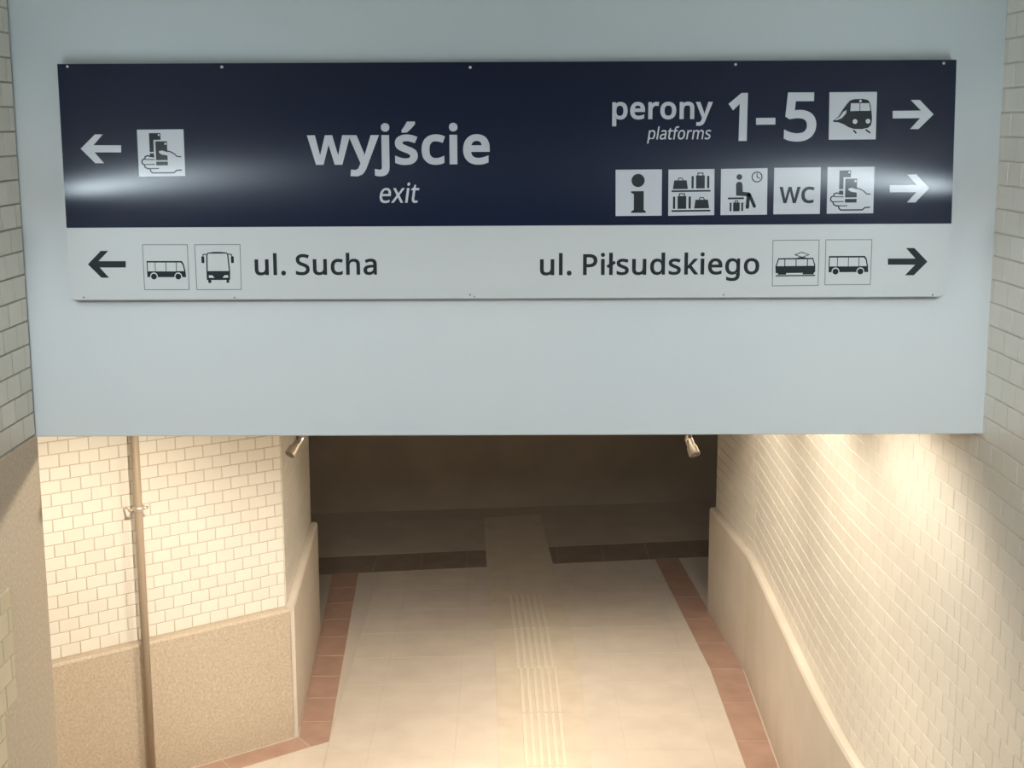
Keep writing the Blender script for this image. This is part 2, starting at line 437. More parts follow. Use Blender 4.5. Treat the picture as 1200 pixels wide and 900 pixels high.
# ------------------------------------------------------------------ floor and stairs
fl = box_obj('floor', -6, 6, 4.7, 13.9, -0.06, -0.002, M['grout']); tag(fl, 'passage floor of light tiles with red brown borders', kind='structure')
landing = struct('floor_landing', -1.95, 1.95, -7.0, 3.2, 1.80, 2.0, M['step'], 'stair landing above the passage')
n_st = 11; rise = 2.0/n_st; run = 0.315
bm = bmesh.new()
pts = [(3.2, -0.002), (3.2, 2.0)]
y, z = 3.2, 2.0
prof = [(3.2, 1.8)]
for i in range(n_st):
    z2 = z - rise
    bm_box(bm, -1.62, 1.50, y, y+run, max(z2-0.35, -0.014), z2 if i < n_st-1 else 0.0)
    y += run; z = z2
st = link('floor_stair', bm_mesh(bm, 'floor_stair'), M['step']); tag(st, 'stone steps down from the landing to the passage', kind='structure')

def tile_obj(name, poly, z0, z1, mat, parent, bev=0.0015):
    if poly_area(poly) < 0: poly = poly[::-1]
    return link(name, prism_mesh(name, poly, z0, z1, bev), mat, parent)
def inset(poly, d):
    n = len(poly); out = []
    if poly_area(poly) < 0: poly = poly[::-1]
    for i in range(n):
        p0, p1, p2 = Vector(poly[i-1]), Vector(poly[i]), Vector(poly[(i+1) % n])
        a, b = (p1-p0).normalized(), (p2-p1).normalized()
        na, nb = Vector((-a.y, a.x)), Vector((-b.y, b.x)); m = na+nb
        m = m/max(m.dot(na), 0.35) if m.length > 1e-6 else na
        out.append((p1.x+m.x*d, p1.y+m.y*d))
    return out
A = (-1.09, 7.885); B = (-1.255, 11.10); Cc = (1.195, 11.44)
main = [(-1.09, 6.75), (1.32, 6.75), (1.322, 9.0), Cc, B, A]
side = [(-2.55, 6.75), (-1.09, 6.75), A]
skew = math.atan2(0.34, 2.45)
for reg in (main, side):
    for i in range(-6, 5):
        for j in range(0, 12):
            x0, y0 = -0.34+i*0.5, 6.76+j*0.5
            sk = lambda x, y: y + (x*math.tan(skew)*max(0, min(1, (y-8.4)/2.9)))
            q = [(x0, sk(x0, y0)), (x0+0.5, sk(x0+0.5, y0)), (x0+0.5, sk(x0+0.5, y0+0.5)), (x0, sk(x0, y0+0.5))]
            c = clip_poly(q, reg)
            if len(c) >= 3 and poly_area(c) > 0.004:
                clean = [p for k, p in enumerate(c) if (Vector(p)-Vector(c[k-1])).length > 0.012]
                if len(clean) >= 3: tile_obj('floor_tile', inset(clean, 0.0008), -0.014, 0.0, M['tile'], fl, 0.0006)
def band(name, outer, inner, n, mat, gap=0.003, z=0.0):
    o = Path(outer); i_ = Path(inner)
    for k in range(n):
        a, b = k/n, (k+1)/n
        q = [o.at(o.L*a)[0], o.at(o.L*b)[0], i_.at(i_.L*b)[0], i_.at(i_.L*a)[0]]
        tile_obj(name, inset([(v.x, v.y) for v in q], gap), -0.014, z, mat, fl)
# red-brown border along the left passage wall, the splay, the right wall and across the mouth of the corridor
tile_obj('border_tile', inset([(-1.283, 7.95), (-1.19, 7.812), A, (-1.105, 8.17), (-1.30, 8.17)], 0.002), -0.014, 0.0, M['red'], fl)
band('border_tile', [(-1.30, 8.17), (-1.47, 11.07)], [(-1.105, 8.17), B], 8, M['red'])
band('border_tile', [(-1.283, 7.95), (-2.87, 6.73)], [(-1.19, 7.812), (-2.78, 6.592)], 4, M['red'])
band('border_tile', [(1.49, 6.75), (1.545, 9.0)], [(1.32, 6.75), (1.322, 9.0)], 4, M['red'])
band('border_tile', [(1.545, 9.0), (1.40, 11.47)], [(1.322, 9.0), Cc], 5, M['red'])
band('border_tile', [(-4.6, 10.62), (4.6, 11.93)], [(-4.6, 11.08), (4.6, 12.42)], 24, M['band'], 0.0012)
# darker paving of the cross corridor
tile_obj('corridor_paving', [(-5.9, 10.92), (5.9, 12.62), (5.9, 13.6), (-5.9, 12.3)], -0.016, -0.001, M['floor'], fl)
# tactile guiding strip: plates with raised ridges
SL = Path([(-0.060, 6.78), (-0.079, 7.52), (-0.110, 8.80), (-0.150, 10.05), (-0.215, 11.30), (-0.265, 12.72)])
SR = Path([(0.452, 6.78), (0.449, 7.52), (0.452, 8.85), (0.412, 10.05), (0.335, 11.35), (0.258, 12.82)])
def strip_pt(u, t):
    a = SL.at(SL.L*t)[0]; b = SR.at(SR.L*t)[0]; return a + (b-a)*u
NP = 8
for k in range(NP):
    t0, t1 = k/NP, (k+1)/NP
    q = [strip_pt(0, t0), strip_pt(1, t0), strip_pt(1, t1), strip_pt(0, t1)]
    tile_obj('tactile_plate', inset([(v.x, v.y) for v in q], 0.0004), -0.001, 0.003, M['tactile'], fl, 0.001)
    if t1*SL.L + 6.78 < 10.5:
        for r in range(6):
            u = 0.30 + r*0.082 + (0.0 if t0*SL.L+6.78 < 8.6 else -0.02)
            w = 0.021
            q = [strip_pt(u-w, t0+0.001), strip_pt(u+w, t0+0.001), strip_pt(u+w, t1-0.001), strip_pt(u-w, t1-0.001)]
            tile_obj('ridge', [(v.x, v.y) for v in q], 0.002, 0.0085, M['ridge'], fl, 0.0015)

# ------------------------------------------------------------------ the direction sign
SIGN_Y = 4.70                                               # front face of the sign films
def sp(px, py):
    p = on_depth(px, py, SIGN_Y); return (p.x, p.z)
sgn = empty('direction_sign', (0, 4.745, 3.024))
tag(sgn, 'wide dark blue and pale grey station direction sign fixed on the lintel wall', 'sign')
def sp_obj(name, mesh, mat, parent=sgn):
    o = link(name, mesh, mat, parent)
    o.matrix_parent_inverse = Matrix.Translation(sgn.location).inverted()
    return o
def sub_obj(name, mesh, mat, parent): return link(name, mesh, mat, parent)
def flat_solid(name, poly, y0, y1):
    """A polygon in the sign plane (x, z) given thickness between depths y0 (front) and y1 (back)."""
    bm = bmesh.new()
    a = [bm.verts.new((x, y0, z)) for x, z in poly]; b = [bm.verts.new((x, y1, z)) for x, z in poly]
    n = len(poly); bm.faces.new(a); bm.faces.new(b[::-1])
    for i in range(n): bm.faces.new((a[i], a[(i+1) % n], b[(i+1) % n], b[i]))
    return bm_mesh(bm, name)
TL, TR, BR, BL, ML, MR = [sp(*k) for k in [(67, 75), (1121, 70), (1107, 348), (82, 352), (78, 267), (1115, 262)]]
x0s, x1s = (TL[0]+BL[0])/2, (TR[0]+BR[0])/2
lerp = lambda p, q, t: (p[0]+(q[0]-p[0])*t, p[1]+(q[1]-p[1])*t)
rc = 0.018
board = [TL, TR, (BR[0], BR[1]+rc), (BR[0]-rc*0.3, BR[1]+rc*0.3), (BR[0]-rc, BR[1]), (BL[0]+rc, BL[1]), (BL[0]+rc*0.3, BL[1]+rc*0.3), (BL[0], BL[1]+rc)]
sp_obj('backing_board', flat_solid('backing_board', board, SIGN_Y+0.0012, 4.752), M['alu'])
sp_obj('blue_panel', flat_solid('blue_panel', [TL, TR, MR, ML], SIGN_Y, SIGN_Y+0.003), M['blue'])
e = 0.004
sp_obj('grey_panel', flat_solid('grey_panel', [(ML[0], ML[1]-0.0008), (MR[0], MR[1]-0.0008)] + [(x, z+0.002) for x, z in board[2:]], SIGN_Y, SIGN_Y+0.003), M['greyfilm'])
for i, (px, py, r) in enumerate([(79, 78, .0042), (260, 78.5, .0050), (551, 79, .0046), (862, 75.5, .0046), (1106, 74, .0046), (98, 348.5, .003), (275, 348.5, .003), (551, 345.5, .003), (556, 347.5, .0025), (848, 345.5, .003), (1093, 345.5, .003)]):
    x, z = sp(px, py); bm = bmesh.new()
    bm_lathe(bm, (x, SIGN_Y+0.0005, z), (0, -1, 0), [(0, r), (0.002, r), (0.0035, r*0.6), (0.004, r*0.2)], 10)
    sp_obj('screw', bm_mesh(bm, 'screw'), M['screw'] if i < 5 else M['line'])

LAYER = 0.0005
class Print:
    """Flat print laid on the sign; points are mapped by fn to the sign plane; each call adds a polygon."""
    def __init__(self, fn, layer): self.bm = bmesh.new(); self.fn = fn; self.y = SIGN_Y - LAYER*layer
    def poly(self, pts):
        v = [self.bm.verts.new((x, self.y, z)) for x, z in (self.fn(*p) for p in pts)]
        f = self.bm.faces.new(v); f.normal_update()
        if f.normal.y > 0: f.normal_flip()
        return self
    def rect(self, x0, y0, x1, y1): return self.poly([(x0, y0), (x1, y0), (x1, y1), (x0, y1)])
    def rrect(self, x0, y0, x1, y1, r):
        pts = []
        for cx, cy, a0 in ((x1-r, y0+r, -90), (x1-r, y1-r, 0), (x0+r, y1-r, 90), (x0+r, y0+r, 180)):
            for k in range(5):
                a = math.radians(a0+k*22.5); pts.append((cx+r*math.cos(a), cy+r*math.sin(a)))
        return self.poly(pts)
    def circ(self, cx, cy, r, n=20): return self.poly([(cx+r*math.cos(2*math.pi*i/n), cy+r*math.sin(2*math.pi*i/n)) for i in range(n)])
    def ring(self, cx, cy, r, w, n=24):
        for i in range(n):
            a, b = 2*math.pi*i/n, 2*math.pi*(i+1)/n
            self.poly([(cx+r*math.cos(a), cy+r*math.sin(a)), (cx+r*math.cos(b), cy+r*math.sin(b)), (cx+(r-w)*math.cos(b), cy+(r-w)*math.sin(b)), (cx+(r-w)*math.cos(a), cy+(r-w)*math.sin(a))])
        return self
    def line(self, pts, w):
        V = [Vector(p) for p in pts]; n = len(V); L, R = [], []
        for i in range(n):
            dd = []
            if i > 0: dd.append((V[i]-V[i-1]).normalized())
            if i < n-1: dd.append((V[i+1]-V[i]).normalized())
            nn = [Vector((-d.y, d.x)) for d in dd]
            b = nn[0] if len(nn) == 1 else (nn[0]+nn[1]).normalized()
            k = 1/max(b.dot(nn[0]), 0.45)
            L.append(V[i]+b*(w/2*k)); R.append(V[i]-b*(w/2*k))
        for i in range(n-1): self.poly([tuple(L[i]), tuple(L[i+1]), tuple(R[i+1]), tuple(R[i])])
        return self
    def done(self, name, mat, parent):
        m = bpy.data.meshes.new(name); self.bm.to_mesh(m); self.bm.free()
        o = link(name, m, mat, parent)
        o.matrix_parent_inverse = Matrix.Translation(sgn.location).inverted()
        return o
def sub(pr, name, mat, t):
    if name in ('pictogram_detail', 'wheel'):                # every pane, lamp and wheel its own piece
        for f in pr.bm.faces:
            m = new_mesh(name, [v.co for v in f.verts], [tuple(range(len(f.verts)))]); link(name, m, mat, t)
        pr.bm.free(); return
    m = bpy.data.meshes.new(name); pr.bm.to_mesh(m); pr.bm.free()
    return link(name, m, mat, t)
ID = lambda x, y: sp(x, y)
def quad_fn(c):
    """Unit square (x right, y down) onto the photo quad c = [tl, tr, br, bl] on the sign."""
    P = [sp(*k) for k in c]
    def fn(u, v):
        a = lerp(P[0], P[1], u); b = lerp(P[3], P[2], u); return lerp(a, b, v)
    return fn

# lettering -------------------------------------------------------
GLYPHS = {"w":[630,[[346,243,342,254,339,265,336,276,333,287,330,297,328,308,325,317,323,326,321,335,319,343,317,351,316,357,313,357,312,351,310,343,308,335,306,326,304,317,302,307,299,297,297,286,294,275,291,264,287,253,284,242,207,1,127,1,9,431,82,431,141,201,145,186,149,170,153,154,157,139,160,124,163,109,166,96,168,84,169,73,172,73,174,80,176,88,178,97,180,107,182,117,185,128,187,138,190,149,193,160,196,170,199,180,201,188,277,431,354,431,428,188,432,176,436,163,440,149,444,135,447,122,451,109,454,96,456,84,457,74,460,74,462,84,464,95,466,108,469,122,473,137,477,153,481,169,485,185,489,201,549,431,621,431,502,1,419,1]]],"y":[409,[[1,430,76,430,169,185,174,171,179,157,184,144,188,130,193,117,196,105,200,92,203,80,205,68,209,68,212,83,217,100,224,121,231,142,238,164,245,186,333,430,409,430,224,-59,213,-85,201,-108,188,-130,173,-148,157,-164,138,-176,117,-185,94,-191,67,-192,55,-192,44,-192,34,-190,25,-189,16,-188,9,-186,9,-130,15,-131,22,-132,30,-133,38,-134,47,-135,56,-135,72,-134,86,-131,99,-126,110,-118,121,-110,130,-99,138,-87,145,-73,152,-59,174,-2]]],"j":[207,[[18,-192,5,-192,-7,-191,-18,-190,-27,-188,-36,-185,-44,-183,-44,-126,-36,-128,-28,-130,-19,-132,-10,-133,-1,-134,9,-134,25,-132,39,-128,51,-120,61,-108,66,-90,68,-67,68,430,139,430,139,-64,137,-90,133,-113,126,-133,116,-151,103,-166,87,-177,67,-186,44,-191],[63,546,64,560,68,572,75,580,83,586,93,590,104,591,115,590,124,586,133,580,140,572,144,560,145,546,144,532,140,521,133,512,124,506,115,502,104,501,93,502,83,506,75,512,68,521,64,532]]],"ś":[384,[[348,119,346,92,339,69,327,49,311,32,292,18,268,6,241,-2,210,-6,176,-8,148,-7,122,-5,99,-1,78,5,59,11,42,19,42,83,60,75,81,67,104,60,128,54,153,50,178,49,211,51,236,57,256,66,269,79,277,94,280,112,279,123,276,132,271,141,264,150,253,158,239,167,222,176,200,185,174,196,148,206,124,217,103,228,84,239,69,252,57,266,48,283,43,302,41,324,46,358,61,386,85,408,118,425,157,435,202,438,228,437,252,434,275,430,298,424,319,417,339,409,315,353,297,360,278,366,258,372,238,377,218,379,197,380,171,379,149,374,131,366,118,356,111,343,108,328,109,317,113,307,119,298,127,290,139,282,154,274,172,266,193,256,219,246,245,236,268,226,289,215,306,203,321,191,333,176,341,159,346,140],[311,606,306,598,299,589,290,579,281,568,271,557,260,546,249,534,238,523,227,513,217,503,206,494,196,486,150,486,150,496,158,506,167,518,176,532,185,546,195,560,204,575,212,589,220,602,226,614,311,614]]],"c":[385,[[241,-8,204,-5,170,2,139,15,112,34,88,58,69,87,55,123,47,165,44,213,47,262,56,305,71,342,90,372,114,396,142,415,174,428,208,435,245,438,267,437,288,435,309,431,328,426,344,421,358,415,337,356,323,361,308,365,292,370,275,373,259,375,244,376,217,374,193,368,172,358,155,343,141,325,131,303,123,277,119,247,117,213,119,181,123,152,131,126,141,104,155,86,172,71,191,61,214,55,240,53,262,54,283,56,302,60,319,65,336,71,351,78,351,15,336,8,320,3,304,-2,285,-5,264,-7]]],"i":[207,[[139,430,139,0,68,0,68,430],[104,591,115,590,124,586,133,580,140,572,144,560,145,546,144,532,140,521,133,512,124,506,115,502,104,501,93,502,83,506,75,512,68,521,64,532,63,546,64,560,68,572,75,580,83,586,93,590]]],"e":[452,[[234,438,269,435,301,427,329,414,354,396,374,373,390,346,402,315,409,281,411,244,411,201,117,201,122,157,134,119,154,90,181,69,215,56,254,52,280,53,305,56,327,60,348,66,370,73,392,82,392,20,370,11,349,4,327,-1,304,-5,279,-7,251,-8,212,-5,176,3,143,17,114,36,90,61,70,91,56,126,47,167,44,212,47,257,55,297,68,333,86,364,108,390,134,411,164,426,198,435],[233,380,202,377,175,366,154,348,137,323,125,293,119,257,338,257,336,281,333,302,326,322,318,338,306,353,292,364,276,373,256,378]]],"x":[424,[[170,220,22,430,102,430,213,268,322,430,402,430,253,220,410,0,330,0,213,172,94,0,14,0]]],"t":[289,[[212,50,222,50,233,51,245,53,255,54,264,56,272,59,272,5,263,1,253,-2,240,-4,226,-6,213,-8,200,-8,178,-7,157,-3,138,4,120,13,104,27,91,44,82,66,76,93,74,125,74,375,13,375,13,409,75,437,103,528,144,528,144,430,269,430,269,375,144,375,144,127,146,103,153,83,163,69,177,58,193,52]]],"p":[493,[[273,438,322,432,365,413,401,383,428,339,444,284,449,216,447,170,439,129,427,93,410,62,390,37,365,17,337,3,306,-5,272,-8,251,-7,231,-4,213,1,197,7,182,15,170,24,158,33,148,44,139,55,134,55,135,45,136,33,137,20,138,7,139,-5,139,-16,139,-192,68,-192,68,430,126,430,136,371,139,371,148,383,158,394,170,405,182,414,197,422,213,429,231,434,251,437],[260,379,233,377,210,371,190,362,174,349,161,333,152,313,145,289,141,261,139,229,139,216,140,182,144,152,150,126,159,103,172,85,188,70,208,59,233,53,261,51,286,53,308,60,326,72,341,88,354,108,364,131,371,157,375,186,376,217,373,262,363,302,348,334,325,359,296,374]]],"r":[331,[[269,438,277,438,286,437,295,437,304,436,312,435,319,433,310,368,303,370,296,371,287,372,279,373,271,374,264,374,248,373,232,369,217,363,202,355,189,346,176,334,166,321,156,305,149,289,143,270,140,251,139,229,139,0,68,0,68,430,126,430,134,351,137,351,147,367,158,381,170,395,183,407,198,418,214,426,231,433,249,437]]],"o":[485,[[442,216,440,181,436,150,428,121,417,95,404,71,388,51,369,33,348,18,324,7,299,-1,271,-6,241,-8,214,-6,188,-1,163,7,140,18,119,33,100,51,84,71,70,95,59,121,51,150,46,181,44,216,47,261,55,301,68,336,87,367,110,392,137,412,169,426,204,435,244,438,281,435,316,426,347,412,374,392,398,367,417,336,431,301,439,261],[117,216,119,184,123,154,130,128,141,105,155,86,172,71,192,59,216,53,243,51,270,53,294,59,314,71,331,86,345,105,356,128,363,154,367,184,369,216,367,248,363,277,355,303,345,325,331,344,314,359,294,370,270,376,242,379,202,374,171,359,147,335,130,303,120,263]]],"n":[496,[[275,438,322,434,361,421,391,401,413,371,426,330,431,280,431,0,361,0,361,275,358,307,351,333,338,353,319,367,295,376,265,379,222,374,189,361,166,338,151,308,142,269,139,223,139,0,68,0,68,430,125,430,136,371,140,371,150,385,162,398,175,409,190,418,206,425,222,431,239,435,257,437]]],"l":[207,[[139,0,68,0,68,609,139,609]]],"a":[450,[[231,437,279,433,318,422,347,403,368,375,381,338,385,293,385,0,334,0,320,61,317,61,304,46,292,33,279,22,265,13,250,5,234,-1,216,-5,195,-7,172,-8,148,-7,124,-2,103,6,84,16,68,30,55,48,45,68,39,92,37,119,43,159,59,192,87,219,127,238,179,251,243,257,316,259,316,285,313,317,306,342,293,359,275,371,253,378,227,380,205,379,183,376,163,370,143,363,124,355,106,347,84,400,104,410,126,419,151,426,177,432,204,436],[252,208,204,203,167,195,141,182,124,165,113,144,110,119,112,97,120,79,132,66,148,56,167,51,188,49,223,52,253,62,279,79,299,103,311,134,315,172,315,210]]],"f":[276,[[266,375,158,375,158,0,87,0,87,375,12,375,12,408,87,432,87,457,89,492,95,522,104,547,116,568,132,585,152,597,174,606,199,612,227,613,244,613,259,612,274,609,287,606,300,603,310,599,292,544,283,546,273,549,262,552,251,554,239,555,228,556,206,553,189,545,175,532,166,513,160,489,158,458,158,430,266,430]]],"m":[750,[[540,438,584,434,621,421,649,401,669,371,681,330,685,280,685,0,615,0,615,277,613,308,606,333,594,353,577,367,555,376,528,379,490,374,460,362,438,342,423,315,414,280,411,237,411,0,342,0,342,277,341,298,337,317,332,333,325,347,315,359,303,367,289,374,272,377,253,379,227,377,204,370,185,360,170,347,158,329,150,308,144,283,140,255,139,223,139,0,68,0,68,430,125,430,136,371,140,371,149,385,160,398,173,409,186,418,201,425,217,431,233,435,249,437,266,438,298,436,325,430,349,420,369,406,386,388,398,366,402,366,418,388,438,406,461,420,486,430,512,436]]],"s":[384,[[348,119,346,92,339,69,327,49,311,32,292,18,268,6,241,-2,210,-6,176,-8,148,-7,122,-5,99,-1,78,5,59,11,42,19,42,83,60,75,81,67,104,60,128,54,153,50,178,49,211,51,236,57,256,66,269,79,277,94,280,112,279,123,276,132,271,141,264,150,253,158,239,167,222,176,200,185,174,196,148,206,124,217,103,228,84,239,69,252,57,266,48,283,43,302,41,324,46,358,61,386,85,408,118,425,157,435,202,438,228,437,252,434,275,430,298,424,319,417,339,409,315,353,297,360,278,366,258,372,238,377,218,379,197,380,171,379,149,374,131,366,118,356,111,343,108,328,109,317,113,307,119,298,127,290,139,282,154,274,172,266,193,256,219,246,245,236,268,226,289,215,306,203,321,191,333,176,341,159,346,140]]],"1":[459,[[285,0,216,0,216,400,216,415,216,428,216,439,216,450,217,460,217,470,218,479,218,489,219,499,211,491,203,483,196,477,188,471,179,463,169,455,108,405,71,452,226,573,285,573]]],"-":[258,[[32,184,32,246,226,246,226,184]]],"5":[459,[[221,351,258,349,292,342,322,331,349,316,371,297,389,274,402,247,410,217,413,183,410,145,402,111,387,81,368,54,343,32,314,15,280,2,242,-5,199,-8,170,-7,142,-4,116,0,91,6,70,14,51,23,51,90,71,79,95,70,121,62,148,57,174,53,200,52,227,54,252,58,274,65,293,76,310,89,323,106,333,126,339,149,341,176,337,210,325,239,306,262,279,279,243,289,197,292,182,291,164,290,146,288,128,285,112,283,99,280,64,302,86,573,373,573,373,508,146,508,132,342,142,344,155,346,169,348,185,350,202,351]]],"W":[746,[[735,573,583,0,510,0,399,375,395,387,392,398,389,410,386,421,383,433,380,443,378,454,375,463,373,471,372,478,370,484,370,488,369,484,368,478,367,471,365,463,363,454,361,443,358,433,355,421,352,409,349,397,346,385,342,373,234,0,161,0,10,573,85,573,174,223,177,211,180,199,183,186,185,175,188,163,190,151,193,140,195,129,196,118,198,107,200,97,201,87,203,97,205,108,206,119,209,131,211,142,213,154,216,166,219,179,222,191,225,203,229,215,232,227,333,573,407,573,512,225,516,212,520,200,523,187,526,175,529,163,532,151,534,139,536,128,538,117,540,106,542,96,544,87,545,100,548,114,550,129,553,144,556,159,560,175,564,191,568,207,572,224,660,573]]],"C":[507,[[323,517,294,516,266,510,241,502,217,490,196,474,178,456,162,434,149,410,139,383,131,353,127,321,125,286,128,241,135,200,147,164,164,132,186,105,213,83,244,68,281,58,322,55,347,56,371,58,394,62,416,66,438,72,460,78,460,15,438,8,416,2,393,-2,369,-6,342,-7,312,-8,257,-4,208,8,166,28,130,56,101,90,78,131,62,178,52,230,49,287,51,329,57,369,67,406,81,440,99,471,120,499,145,523,174,543,206,559,242,571,281,578,324,581,353,580,381,577,409,572,435,565,460,557,482,547,453,486,435,494,415,501,394,508,372,513,348,516]]],"u":[496,[[427,430,427,0,370,0,359,57,356,57,346,43,334,31,321,20,306,11,290,4,273,-1,256,-5,238,-7,220,-8,187,-6,159,-1,134,8,112,21,95,38,81,59,71,85,65,114,63,148,63,430,135,430,135,153,137,122,145,96,158,76,176,62,200,53,230,51,260,53,285,59,306,69,323,82,336,100,345,121,352,146,356,175,357,206,357,430]]],".":[215,[[58,43,59,61,64,75,72,85,82,92,94,96,107,97,120,96,132,92,142,85,151,75,156,61,157,43,156,26,151,12,142,2,132,-6,120,-10,107,-11,94,-10,82,-6,72,2,64,12,59,26]]],"S":[440,[[403,153,400,121,392,92,378,66,359,44,335,26,307,11,274,1,238,-6,198,-8,177,-8,157,-7,137,-5,118,-2,100,1,83,4,68,9,54,14,41,19,41,88,62,80,86,72,113,65,142,59,171,56,201,55,228,56,252,60,273,66,290,74,305,85,316,98,324,113,329,129,330,147,329,164,325,180,318,194,308,207,295,218,277,230,255,241,228,253,196,265,172,274,151,284,131,294,114,305,98,317,85,330,74,344,65,359,57,375,52,393,49,413,48,435,51,464,58,490,71,513,89,533,110,550,136,563,165,573,197,579,231,581,262,580,290,577,318,572,343,565,367,558,389,549,366,487,346,495,325,502,302,508,278,513,254,516,229,517,207,516,187,513,169,507,155,499,142,489,133,478,126,464,122,450,121,434,122,416,126,400,133,386,143,373,156,362,172,351,193,341,217,330,246,318,278,306,307,293,332,279,353,264,371,247,385,228,395,206,401,181]]],"h":[496,[[139,431,139,420,138,410,138,399,137,389,136,379,135,370,140,370,149,385,161,397,174,407,188,416,204,424,221,429,238,434,255,436,273,437,306,435,335,430,360,421,382,408,399,391,413,370,423,344,429,314,431,280,431,0,361,0,361,275,358,307,351,333,338,353,319,367,295,376,265,379,235,377,210,370,189,360,173,347,160,329,150,308,144,283,140,254,139,222,139,0,68,0,68,609,139,609]]],"P":[485,[[229,573,297,568,352,553,393,528,421,495,439,454,444,404,443,381,439,358,433,336,423,316,411,296,395,278,375,262,351,249,324,238,292,230,256,225,216,223,150,223,150,0,78,0,78,573],[223,511,150,511,150,285,208,285,242,286,272,290,298,296,320,306,338,318,352,334,362,352,368,375,370,401,366,435,354,462,334,484,306,499,269,508]]],"ł":[207,[[63,0,63,229,22,203,-7,250,63,295,63,609,133,609,133,341,184,376,214,329,133,274,133,0]]],"d":[493,[[221,-8,171,-2,128,17,92,48,65,91,49,146,44,214,49,282,66,338,93,381,128,413,171,432,221,438,243,437,262,434,280,429,296,423,310,416,323,407,335,397,345,386,354,374,359,374,359,383,358,393,356,405,355,418,355,429,354,438,354,609,425,609,425,0,368,0,358,58,354,58,345,46,335,35,323,24,310,15,296,7,279,1,262,-4,242,-7],[232,51,273,55,305,67,328,88,343,117,352,154,355,200,355,213,352,263,343,304,329,336,306,360,274,375,231,379,196,374,168,359,146,334,130,300,120,260,117,213,120,165,130,125,146,93,168,69,197,55]]],"k":[428,[[138,291,138,282,137,270,137,257,136,244,135,232,135,221,138,221,142,226,146,232,152,240,159,248,165,256,172,264,178,272,184,279,189,285,326,430,409,430,235,246,421,0,336,0,187,200,138,158,138,0,68,0,68,609,138,609]]],"g":[493,[[221,438,248,436,273,431,297,422,319,409,338,393,355,373,359,373,369,430,425,430,425,-7,423,-46,416,-80,404,-109,388,-135,367,-155,341,-172,310,-183,274,-190,233,-192,202,-192,174,-189,147,-186,122,-180,99,-174,78,-165,78,-100,99,-110,123,-118,149,-125,177,-130,206,-133,237,-134,271,-130,300,-119,324,-101,341,-77,352,-48,355,-13,355,4,355,11,356,21,356,32,357,43,357,51,358,57,354,57,338,37,320,21,299,8,275,-1,250,-6,221,-8,170,-2,126,18,91,51,65,95,49,149,44,214,49,278,65,332,91,377,126,411,169,431],[230,379,207,376,187,370,169,359,153,344,140,326,130,303,123,277,119,247,117,213,120,165,130,124,146,92,169,68,197,54,232,50,253,51,271,53,288,58,303,65,315,74,326,85,336,98,343,113,349,131,353,151,355,173,356,197,356,214,355,251,350,282,343,309,332,331,319,348,302,362,281,371,257,377]]]}
def simplify(pts, near, tol):
    q = []
    for p in pts:
        if q and (p-q[-1]).length < near: q[-1] = (q[-1]+p)/2
        else: q.append(p.copy())
    if (q[0]-q[-1]).length < near: q.pop()
    ch = True
    while ch and len(q) > 4:
        ch = False; best = tol; bi = -1
        for i in range(len(q)):
            a, b, c = q[i-1], q[i], q[(i+1) % len(q)]
            d = (c-a)
            if d.length < 1e-6: continue
            e_ = abs(d.x*(b.y-a.y)-d.y*(b.x-a.x))/d.length
            if e_ < best and (b-a).dot(c-b) > 0: best = e_; bi = i
        if bi >= 0: q.pop(bi); ch = True
    return q
def pip(p, q):
    r = False
    for i in range(len(q)):
        a, b = q[i-1], q[i]
        if (a.y > p.y) != (b.y > p.y) and p.x < (b.x-a.x)*(p.y-a.y)/(b.y-a.y)+a.x: r = not r
    return r
def grow(q, d):
    ar = sum(q[i-1].x*q[i].y-q[i].x*q[i-1].y for i in range(len(q)))
    sg = 1 if ar > 0 else -1; out = []
    for i in range(len(q)):
        a, b = (q[i]-q[i-1]).normalized(), (q[(i+1) % len(q)]-q[i]).normalized()
        na, nb = Vector((a.y, -a.x))*sg, Vector((b.y, -b.x))*sg; m = (na+nb)
        m = m.normalized() if m.length > 1e-6 else na
        out.append(q[i] + m*(d/max(m.dot(na), 0.55)))
    return out
def glyph_mesh(ch, bold):
    cu = bpy.data.curves.new('glyph', 'CURVE'); cu.dimensions = '2D'; cu.fill_mode = 'FRONT'
    st = ch in 'wWyxk1'
    L = [simplify([Vector((lp[k]/1000.0, lp[k+1]/1000.0)) for k in range(0, len(lp), 2)], 0.012 if st else 0.004, 0.009 if ch in 'wWxk' else (0.004 if st else 0.0012)) for lp in GLYPHS[ch][1]]
    for a, q in enumerate(L):
        hole = any(b != a and pip(q[0], L[b]) for b in range(len(L)))
        g = grow(q, -bold if hole else bold)
        if ch in 'ijś' and min(p.y for p in q) > 0.45: g = [Vector((p.x, p.y+bold*1.3)) for p in g]
        s = cu.splines.new('POLY'); s.points.add(len(g)-1); s.use_cyclic_u = True
        for i, p in enumerate(g): s.points[i].co = (p.x, p.y, 0, 1)
    tmp = bpy.data.objects.new('glyph', cu); COL.objects.link(tmp); bpy.context.view_layer.update()
    me = bpy.data.meshes.new_from_object(tmp.evaluated_get(bpy.context.evaluated_depsgraph_get()))
    bpy.data.objects.remove(tmp); return me
